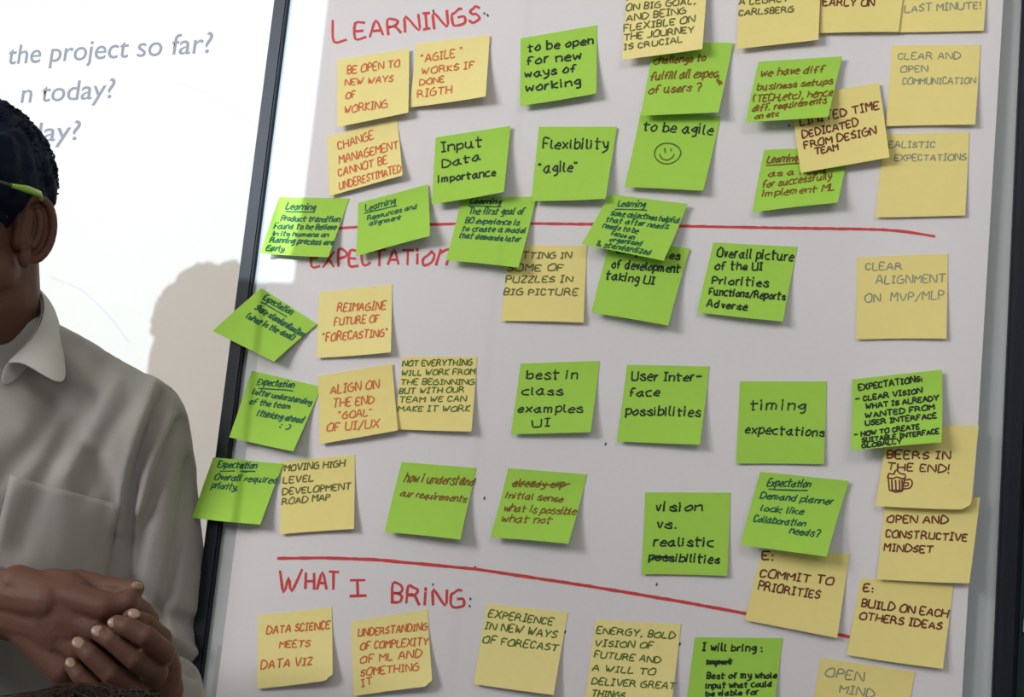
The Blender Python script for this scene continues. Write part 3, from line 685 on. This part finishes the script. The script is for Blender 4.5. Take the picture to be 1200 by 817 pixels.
ears_me = blob(None, lambda bm: head_shapes(bm, HC, YAW, 1.0, 0, 1), .0013, None, smooth_it=2)
b2 = bmesh.new(); b2.from_mesh(body_me); b2.from_mesh(ears_me); b2.from_mesh(rh); b2.from_mesh(lh); b2.to_mesh(body_me); b2.free()
link('body', body_me, M['skin'], man, True)
toC = (CAM-hand(100, 750)).normalized()
for (x, y), (ex, ey), d, sc in (((134, 730), (149, 735), .902, 1), ((115, 740), (130, 750), .906, 1.05), ((92, 753.5), (106, 768), .910, 1.05), ((83, 777), (92, 791), .914, .9), ((161, 686.5), (141, 687), .943, .85), ((157, 719.5), (172, 728), .910, .95)):
    c = hand(x, y, d)-ray(x, y).normalized()*.0056; ax = (hand(ex, ey, d)-hand(x, y, d)).normalized()
    n = (-ray(x, y).normalized()); n = (n-ax*.35+Vector((0, 0, .25))).normalized(); s_ = n.cross(ax).normalized(); ax = s_.cross(n)
    R = Matrix((ax, s_, n)).transposed()
    bm = bmesh.new(); ball(bm, c, (.0060*sc, .0044*sc, .0016), R, 14)
    link('fingernail', bm, M['nail'], man, True)

# shirt
CR = [  # creases and ridges of the shirt: pixel polyline, half-width px, depth m
 ([(192, 462), (172, 510), (158, 560), (150, 620), (146, 700)], 6, -.010),
 ([(178, 455), (160, 505), (146, 560), (138, 620)], 8, .0055),
 ([(208, 495), (186, 560), (166, 630), (152, 700)], 7, -.007),
 ([(200, 490), (176, 545), (162, 600)], 6, .004),
 ([(222, 540), (210, 620), (196, 700), (180, 760)], 7, -.006),
 ([(120, 430), (96, 480), (52, 560), (20, 640)], 14, -.006),
 ([(150, 470), (122, 520), (100, 580)], 12, -.005),
 ([(136, 452), (108, 500), (76, 556)], 11, .004),
 ([(70, 470), (40, 520), (0, 560)], 14, -.005),
 ([(160, 690), (190, 720), (224, 730)], 8, -.008), ([(165, 730), (200, 745), (224, 765)], 7, .006), ([(180, 760), (205, 775), (225, 790)], 6, -.008)]
def topx(p):
    d = p-CAM; x = d.x*_r.x+d.y*_y.x+d.z*_u.x; y = d.x*_r.y+d.y*_y.y+d.z*_u.y; z = d.x*_r.z+d.y*_y.z+d.z*_u.z
    return 600+F*x/z, 408.5+F*y/z
def segd(p, a, b):
    ax, ay = a; bx_, by_ = b; vx, vy = bx_-ax, by_-ay
    t = max(0, min(1, ((p[0]-ax)*vx+(p[1]-ay)*vy)/(vx*vx+vy*vy)))
    return math.hypot(p[0]-ax-t*vx, p[1]-ay-t*vy)
def fold(co, n):
    a = 0
    if n.y < .2:
        q = topx(co)
        if -60 < q[0] < 260 and 380 < q[1] < 830:
            for pl, w_, dp in CR:
                d = min(segd(q, pl[i], pl[i+1]) for i in range(len(pl)-1))
                if d < w_*3: a += dp*1.1*math.exp(-(d/w_)**2)
    p = co*1.0
    a += .0045*noise.noise(Vector((p.x*9+p.z*5, p.y*7, p.z*4-p.x*3)))
    t = noise.noise(Vector((p.x*16+p.z*9, p.y*10, p.z*5-p.x*4+3)))
    a += .0050*(1-abs(t)*2.2)*.6
    a += .0012*noise.noise(Vector((p.x*55, p.y*50, p.z*30)))
    return a
def shirt_shapes(bm):
    # trunk: rings lofted in the man's frame
    def ring(py, hw, hd, cxp=-28, d=1.12, n=28, sq=2.4):
        c = P(cxp, py, d); out = []
        for k in range(n):
            a = 2*math.pi*k/n; ca, sa = math.cos(a), math.sin(a)
            out.append(bm.verts.new(c+Matrix.Rotation(.38, 3, 'Z') @ Vector((hw*math.copysign(abs(ca)**(2/sq), ca), hd*math.copysign(abs(sa)**(2/sq), sa), 0))))
        return out
    rs = [ring(402, .058, .060), ring(428, .080, .074), ring(462, .112, .086), ring(505, .145, .098), ring(560, .170, .110), ring(640, .162, .115), ring(740, .155, .115), ring(860, .158, .118), ring(980, .172, .122), ring(1060, .18, .125)]
    for a, b in zip(rs, rs[1:]):
        for k in range(28): bm.faces.new((a[k], a[(k+1) % 28], b[(k+1) % 28], b[k]))
    bm.faces.new(rs[0][::-1]); bm.faces.new(rs[-1])
    # shoulders: slope from the neck to the arm
    for k in (-1, 1):
        X = lambda x: -28+k*(x+28)
        cap(bm, [P(X(18), 400, 1.12), P(X(76), 440, 1.12), P(X(124), 478, 1.12), P(X(154), 514, 1.12)], [.036, .042, .048, .052], 18)
    cap(bm, [P(152, 500, 1.12), P(164, 560, 1.13), P(172, 660, 1.13), P(174, 760, 1.13), P(178, 930, 1.12)], [.054, .056, .055, .053, .050], 18)
    cap(bm, [P(178, 930, 1.12), P(190, 850, 1.02), P(193, 812, .985)], [.050, .042, .031], 18)
    cap(bm, [P(-200, 510, 1.12), P(-228, 660, 1.13), P(-245, 900, 1.10)], [.056, .054, .048], 18)
    cap(bm, [P(-245, 900, 1.10), P(-150, 785, 1.02)], [.048, .042], 18)
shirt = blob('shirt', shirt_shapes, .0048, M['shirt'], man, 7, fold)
def patch(name, pts_px, depth_fn, th, m, parent, bev=.0006):
    """a small cloth piece: outline in pixels on a depth function, given real thickness"""
    bm = bmesh.new()
    fr = [bm.verts.new(P(x, y, depth_fn(x, y))) for x, y in pts_px]
    bk = [bm.verts.new(P(x, y, depth_fn(x, y)+th)) for x, y in pts_px]
    n = len(fr); bm.faces.new(fr); bm.faces.new(bk[::-1])
    for i in range(n): bm.faces.new((fr[(i+1) % n], fr[i], bk[i], bk[(i+1) % n]))
    bmesh.ops.recalc_face_normals(bm, faces=bm.faces)
    return link(name, bm, m, parent)
# surface of the shirt seen from the camera (ray test) so that cloth pieces lie on it
from mathutils.bvhtree import BVHTree
tree = BVHTree.FromPolygons([v.co for v in shirt.data.vertices], [p.vertices[:] for p in shirt.data.polygons])
def sdepth(x, y, off=.003, fb=1.0):
    d = ray(x, y); L = d.length; hit = tree.ray_cast(CAM, d/L)
    return (hit[3]/L if hit[0] is not None else fb)-off
def cloth_grid(name, quad, off, m, parent, nu=14, nv=14, th=.0016, extra=None):
    TL, TR, BR, BL = [Vector(q) for q in quad]
    def fn(u, v):
        p = TL*(1-u)*(1-v)+TR*u*(1-v)+BR*u*v+BL*(1-u)*v
        return P(p.x, p.y, sdepth(p.x, p.y, off+(extra(u, v) if extra else 0)))
    o = link(name, grid_mesh('c', fn, nu, nv), m, parent, True)
    md = o.modifiers.new('t', 'SOLIDIFY'); md.thickness = th; md.offset = 0
    return o
cloth_grid('pocket', [(12, 557), (141, 592), (120, 690), (-14, 668)], .0035, M['shirt'], man)
cloth_grid('placket', [(-44, 430), (-14, 432), (-14, 800), (-44, 800)], .003, M['shirt'], man, 6, 30)
# collar: stand round the neck and two pointed leaves
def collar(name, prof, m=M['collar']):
    bm = bmesh.new(); rows = [[bm.verts.new(p) for p in r] for r in prof]
    for a, b in zip(rows, rows[1:]):
        for i in range(len(a)-1): bm.faces.new((a[i], a[i+1], b[i+1], b[i]))
    bmesh.ops.recalc_face_normals(bm, faces=bm.faces)
    o = link(name, bm, m, man, True)
    md = o.modifiers.new('t', 'SOLIDIFY'); md.thickness = .0018; md.offset = 0
    sb = o.modifiers.new('s', 'SUBSURF'); sb.levels = sb.render_levels = 2; return o
for k in (1, -1):
    X = (lambda x: x) if k == 1 else (lambda x: -56-x)
    # top fold line from the back of the neck round to the front, and the outer edge with its point
    top = [(-26, 326, 1.185), (12, 322, 1.175), (38, 327, 1.150), (54, 350, 1.115), (49, 378, 1.085), (30, 405, 1.058), (2, 428, 1.040)]
    out = [(-26, 372, 1.205), (24, 372, 1.20), (64, 368, 1.175), (70, 378, 1.135), (76, 420, 1.085), (82, 463, 1.035), (30, 424, 1.032)]
    mid = [tuple((a+b)/2 for a, b in zip(p, q)) for p, q in zip(top, out)]
    mid = [(x+(4 if i < 5 else 0), y-3, d-.006) for i, (x, y, d) in enumerate(mid)]
    collar('collar', [[P(X(x), y, d) for x, y, d in r] for r in (top, mid, out)])
    inner = [(x-2.5, y+34, d-.001) for x, y, d in top]
    collar('collar_stand', [[P(X(x-2), y+1, d) for x, y, d in top], [P(X(x), y, d) for x, y, d in inner]])
for y in (520, 600, 680):
    bm = bmesh.new(); ball(bm, P(-29, y, sdepth(-29, y, .006)), (.0055, .002, .0055), None, 14); link('button', bm, M['button'], man, True)

# hair
def hair_fn(c, yaw, s, grow, zlow):
    R = Matrix.Rotation(yaw, 3, 'Z')
    def fn(bm):
        T = lambda x, y, z: Vector(c)+R @ (Vector((x, y, z))*s)
        ball(bm, T(0, .019, .050), ((.074+grow)*s, (.092+grow)*s, (.077+grow)*s), R, 28)
        for q in (-1, 1): ball(bm, T(q*.064, -.012, .050), (.0155*s, .050*s, .038*s), R, 20)
        ball(bm, T(0, .040, .034), ((.066+grow*.8)*s, (.064+grow)*s, (.056+grow)*s), R, 24)
    return fn
def loose_hand(bm, w, d, side, out=Vector((0, -1, 0))):
    """relaxed hand hanging from wrist w along d; out = towards the palm"""
    d = Vector(d).normalized(); out = (out-d*out.dot(d)).normalized(); a = d.cross(out).normalized()*side
    c = w+d*.085
    for i in range(4):
        k = w+d*(.088-.004*abs(i-1.2))+a*(.030-.0195*i); L = (.040, .045, .042, .033)[i]
        cap(bm, [w+a*(.014-.009*i), k], [.015, .0115], 10)
        cap(bm, [k, k+d*L+out*.010, k+d*(L*1.65)+out*.028, k+d*(L*2.0)+out*.045], [.0098, .0088, .0080, .0070], 10)
    ball(bm, w+d*.05, (.03, .016, .035), Matrix((a, out, d)).transposed())
    cap(bm, [w+d*.015+a*.02, w+d*.050+a*.045+out*.012, w+d*.085+a*.052+out*.026], [.015, .0115, .0085], 10)
def curls(bm, c, rx, ry, rz, n, r0, r1, zmin, rnd, R=None):
    """little coils of hair standing on an ellipsoid"""
    for _ in range(n):
        th = rnd.uniform(0, 2*math.pi); z = rnd.uniform(zmin, 1); q = math.sqrt(max(0, 1-z*z))
        p = Vector((rx*q*math.cos(th), ry*q*math.sin(th), rz*z)); nrm = Vector((p.x/rx**2, p.y/ry**2, p.z/rz**2)).normalized()
        if R is not None: p = R @ p; nrm = R @ nrm
        a = nrm.orthogonal().normalized(); a = (Quaternion(nrm, rnd.uniform(0, 6.28)) @ a); rr = rnd.uniform(r0, r1)
        pts = [c+p+nrm*(rr*.3)+(a*math.cos(t)+nrm*math.sin(t))*rr+nrm.cross(a)*(t*.0012) for t in [k*.75 for k in range(8)]]
        tube(bm, pts, rr*.17+.0004, 5)
rnd = random.Random(3)
hr = blob('hair', hair_fn(HC, YAW, 1.0, .003, 0), .0045, M['hair'], man, 2, lambda co, n: .0028*noise.noise(co*120)+.003*noise.noise(co*60))
bm = bmesh.new(); curls(bm, HC+Matrix.Rotation(YAW, 3, 'Z') @ Vector((0, .018, .050)), .0755, .092, .078, 900, .0016, .0030, .0, rnd, Matrix.Rotation(YAW, 3, 'Z'))
o = link('curl', bm, M['hair'], hr, True); o['kind'] = 'stuff'
Rm = Matrix.Rotation(YAW, 3, 'Z'); HT = lambda x, y, z: HC+Rm @ Vector((x, y, z))
def head_bits(parent, HT, Rm, hairm):
    for k in (-1, 1):
        bm = bmesh.new(); ball(bm, HT(k*.032, -.078, .008), .0125); e = link('eye', bm, M['white'], parent, True)
        bm = bmesh.new(); ball(bm, HT(k*.033, -.0868, .008), (.0056, .0042, .0056), Rm); link('iris', bm, M['iris'], e, True)
        bm = bmesh.new(); cap(bm, [HT(k*.016, -.100, .032), HT(k*.034, -.098, .038), HT(k*.052, -.078, .032)], [.0028, .0032, .002], 8); link('eyebrow', bm, hairm, parent, True)
head_bits(man, HT, Rm, M['hair'])
gl = empty('glasses', HT(0, -.1, .01)); gl.parent = man; gl.matrix_parent_inverse = Matrix.Translation(-man.location)
def sub(name, bm, m, smooth=True):
    o = link(name, bm, m, None, smooth); o.parent = gl; bpy.context.view_layer.update(); o.matrix_parent_inverse = gl.matrix_world.inverted(); return o
bpy.context.view_layer.update()
for k in (-1, 1):
    bm = bmesh.new(); pts = [HT(k*.034+.026*math.cos(a), -.116-.003*abs(math.cos(a)), .008+.019*math.sin(a)) for a in [2*math.pi*q/20 for q in range(21)]]
    tube(bm, pts, .0016, 6, False); sub('rim', bm, M['black'])
    bm = bmesh.new(); tube(bm, [HT(k*.060, -.116, .018), HT(k*.076, -.105, .022), HT(k*.083, -.045, .027)], .0019, 6); sub('temple_arm', bm, M['black'])
    bm = bmesh.new(); tube(bm, [HT(k*.083, -.045, .027), HT(k*.0865, -.022, .030), HT(k*.0865, -.002, .0315), HT(k*.082, .012, .029)], [.0019, .0036, .0032, .0022], 8)
    sub('temple_tip', bm, M['lime'])['label'] = 'lime green temple tip'
bm = bmesh.new(); tube(bm, [HT(-.010, -.117, .012), HT(0, -.120, .015), HT(.010, -.117, .012)], .0015, 6); sub('bridge', bm, M['black'])

# trousers and shoes
def tr_fn(bm):
    c = P(-28, 1040, 1.12)
    ball(bm, c+Vector((0, 0, -.02)), (.175, .12, .12), None, 24)
    for k in (-1, 1):
        cap(bm, [c+Vector((k*.088, 0, -.06)), c+Vector((k*.10, -.01, c.z*-.52)), c+Vector((k*.11, .01, -c.z+.09))], [.090, .066, .052], 18)
blob('trousers', tr_fn, .009, M['trousers'], man, 6, lambda co, n: .003*noise.noise(co*12))
c = P(-28, 1040, 1.12)
for k in (-1, 1):
    def sf(bm): cap(bm, [Vector((c.x+k*.11, c.y+.04, .045)), Vector((c.x+k*.115, c.y-.08, .045)), Vector((c.x+k*.12, c.y-.17, .035))], [.042, .044, .034])
    blob('shoe', sf, .007, M['shoe'], man, 3, lambda co, n: 0 if co.z > .02 else 0)

# --- seated listener whose crown just enters at the bottom ------------------
sc_ = P(142, 806, .50)
c2 = Vector((sc_.x, sc_.y+.0, sc_.z-.1525))
sit = empty('person', (c2.x, c2.y, 0))
tag(sit, 'seated person seen from behind, only dark hair showing at the bottom left edge', 'person')
def sit_body(bm):
    head_shapes(bm, c2, math.pi, 1.0)
    cap(bm, [c2+Vector((0, -.02, -.05)), c2+Vector((0, -.03, -.16))], [.052, .06])
    ball(bm, c2+Vector((0, -.04, -.40)), (.12, .08, .2))
def sit_hands(bm):
    b = c2+Vector((0, -.03, 0))
    for k in (-1, 1):
        cap(bm, [b+Vector((k*.155, .16, -.56)), b+Vector((k*.12, .26, -.575))], [.027, .024], 12)
        loose_hand(bm, b+Vector((k*.12, .26, -.575)), (-k*.2, 1, -.06), 1, Vector((0, 0, -1)))
sit_h = blob(None, sit_hands, .0025, None, smooth_it=2)
link('body', blob(None, sit_body, .005, None, smooth_it=3, join=[blob(None, lambda bm: head_shapes(bm, c2, math.pi, 1.0, 0, 1), .002, None, smooth_it=2), sit_h]), M['skin'], sit, True)
def sit_cloth(bm):
    b = c2+Vector((0, -.03, .03))
    cap(bm, [b+Vector((-.15, 0, -.235)), b+Vector((0, 0, -.19)), b+Vector((.15, 0, -.235))], [.055, .062, .055], 18)
    ball(bm, b+Vector((0, 0, -.36)), (.17, .11, .20), None, 24); ball(bm, b+Vector((0, 0, -.52)), (.155, .11, .15), None, 24)
    for k in (-1, 1):
        cap(bm, [b+Vector((k*.18, 0, -.25)), b+Vector((k*.20, .02, -.50)), b+Vector((k*.14, .22, -.56))], [.052, .044, .032], 16)
blob('jumper', sit_cloth, .007, M['shirt2'], sit, 5, lambda co, n: .003*noise.noise(co*14))
def sit_legs(bm):
    b = c2+Vector((0, -.03, -.68))
    ball(bm, b, (.17, .13, .11), None, 20)
    for k in (-1, 1):
        cap(bm, [b+Vector((k*.09, 0, 0)), b+Vector((k*.10, .40, .0)), b+Vector((k*.10, .40, -b.z+.09))], [.080, .060, .045], 16)
blob('trousers', sit_legs, .009, M['trousers'], sit, 5)
for k in (-1, 1):
    def sf(bm): cap(bm, [Vector((c2.x+k*.1, c2.y+.34, .045)), Vector((c2.x+k*.1, c2.y+.50, .038))], [.042, .036])
    blob('shoe', sf, .007, M['shoe'], sit, 3)
h2 = blob('hair', hair_fn(c2, math.pi, 1.0, .012, 0), .005, M['bhair'], sit, 2, lambda co, n: .004*noise.noise(co*70))
head_bits(sit, lambda x, y, z: c2+Matrix.Rotation(math.pi, 3, 'Z') @ Vector((x, y, z)), Matrix.Rotation(math.pi, 3, 'Z'), M['bhair'])
bm = bmesh.new()
for _ in range(3500):
    th = rnd.uniform(0, 2*math.pi); z = rnd.uniform(.15, 1); q = math.sqrt(1-z*z)
    p = Vector((.086*q*math.cos(th), .104*q*math.sin(th), .0895*z)); base = c2+Vector((0, -.020, .062))+p
    t = Vector((-math.sin(th), math.cos(th), 0))+Vector((rnd.uniform(-.5, .5), rnd.uniform(-.5, .5), rnd.uniform(-.2, .1))); nrm = p.normalized()
    tube(bm, [base-nrm*.002, base+t*.008+nrm*.0025, base+t*.018+nrm*.001], [.00035, .0003, .0002], 3, False)
o = link('strand', bm, M['bhair'], h2); o['kind'] = 'stuff'
# stool under the seated person
st_ = empty('stool', (c2.x, c2.y-.03, 0)); tag(st_, 'black round stool under the seated dark haired person', 'stool')
sz = c2.z-.68-.105
bm = bmesh.new(); bmesh.ops.create_cone(bm, cap_ends=True, segments=32, radius1=.17, radius2=.17, depth=.04, matrix=Matrix.Translation((c2.x, c2.y-.03, sz-.02))); link('seat', bm, M['black'], st_)
for k in range(4):
    a = math.pi/4+k*math.pi/2; bm = bmesh.new(); tube(bm, [(c2.x+.11*math.cos(a), c2.y-.03+.11*math.sin(a), sz-.04), (c2.x+.17*math.cos(a), c2.y-.03+.17*math.sin(a), .0)], .012, 8); link('leg', bm, M['midgrey'], st_, True)

# --- curly haired colleague, standing out of view to the left in the projector's beam
kq = .50
C3 = PROJ.lerp(Wp(291, 455), kq)
cur = empty('person', (C3.x, C3.y, 0))
tag(cur, 'curly haired person out of frame at left whose shadow falls on the bright wall', 'person')
hs = C3.z
def cur_body(bm):
    head_shapes(bm, C3+Vector((0, 0, -.050)), math.radians(150), 1.0)
    cap(bm, [C3+Vector((0, -.01, -.06)), C3+Vector((0, -.02, -.18))], [.05, .06])
    ball(bm, C3+Vector((0, -.02, -.40)), (.12, .08, .2))
def cur_hands(bm):
    b = C3+Vector((0, -.02, 0))
    for k in (-1, 1):
        cap(bm, [b+Vector((k*.22, -.04, -.70)), b+Vector((k*.22, -.07, -.82))], [.027, .024], 12)
        loose_hand(bm, b+Vector((k*.22, -.07, -.82)), (0, -.15, -1), 1, Vector((-k, 0, 0)))
cur_h = blob(None, cur_hands, .0025, None, smooth_it=2)
link('body', blob(None, cur_body, .006, None, smooth_it=3, join=[blob(None, lambda bm: head_shapes(bm, C3+Vector((0, 0, -.05)), math.radians(150), 1.0, 0, 1), .002, None, smooth_it=2), cur_h]), M['skin'], cur, True)
def cur_cloth(bm):
    b = C3+Vector((0, -.02, 0))
    cap(bm, [b+Vector((-.16, 0, -.25)), b+Vector((0, 0, -.20)), b+Vector((.16, 0, -.25))], [.055, .062, .055], 18)
    ball(bm, b+Vector((0, 0, -.38)), (.18, .11, .20), None, 24); ball(bm, b+Vector((0, 0, -.60)), (.165, .11, .18), None, 24)
    for k in (-1, 1):
        cap(bm, [b+Vector((k*.19, 0, -.26)), b+Vector((k*.22, .0, -.52)), b+Vector((k*.22, -.06, -.78))], [.052, .044, .034], 16)
blob('jumper', cur_cloth, .009, M['shirt2'], cur, 5)
def cur_legs(bm):
    b = C3+Vector((0, -.02, -.78))
    ball(bm, b, (.17, .12, .12), None, 20)
    for k in (-1, 1): cap(bm, [b+Vector((k*.09, 0, -.05)), Vector((b.x+k*.1, b.y, .09))], [.085, .05], 16)
blob('trousers', cur_legs, .01, M['trousers'], cur, 5)
for k in (-1, 1):
    def sf(bm): cap(bm, [Vector((C3.x+k*.1, C3.y+.02, .045)), Vector((C3.x+k*.1, C3.y+.15, .038))], [.042, .036])
    blob('shoe', sf, .008, M['shoe'], cur, 3)
def big_hair(bm):
    for a in (-1, 1):
        cap(bm, [C3+Vector((a*.052, -.045, .050)), C3+Vector((a*.052, .045, .050))], .034, 18)
        cap(bm, [C3+Vector((a*.050, -.03, -.07)), C3+Vector((a*.052, -.03, .045))], .036, 18); cap(bm, [C3+Vector((a*.050, .05, -.07)), C3+Vector((a*.052, .04, .045))], .036, 18)
    ball(bm, C3+Vector((0, 0, .005)), (.078, .09, .079), None, 28)
    bmesh.ops.create_cube(bm, size=1, matrix=Matrix.Translation(C3+Vector((0, 0, .01))) @ Matrix.Diagonal((.13, .13, .14, 1)))
h3 = blob('hair', big_hair, .006, M['bhair'], cur, 2, lambda co, n: .008*noise.noise(co*35))
bm = bmesh.new()
for kx in (-1, 1): curls(bm, C3+Vector((kx*.050, 0, .048)), .035, .07, .034, 150, .004, .008, -.2, rnd)
for kx in (-.6, 0, .6): curls(bm, C3+Vector((kx*.050, 0, .052)), .03, .07, .031, 60, .004, .008, .5, rnd)
for kx in (-1, 1): curls(bm, C3+Vector((kx*.050, 0, -.01)), .035, .07, .06, 100, .004, .007, -.6, rnd)
o = link('curl', bm, M['bhair'], h3, True); o['kind'] = 'stuff'
print('PROJ', PROJ, 'C3', C3)
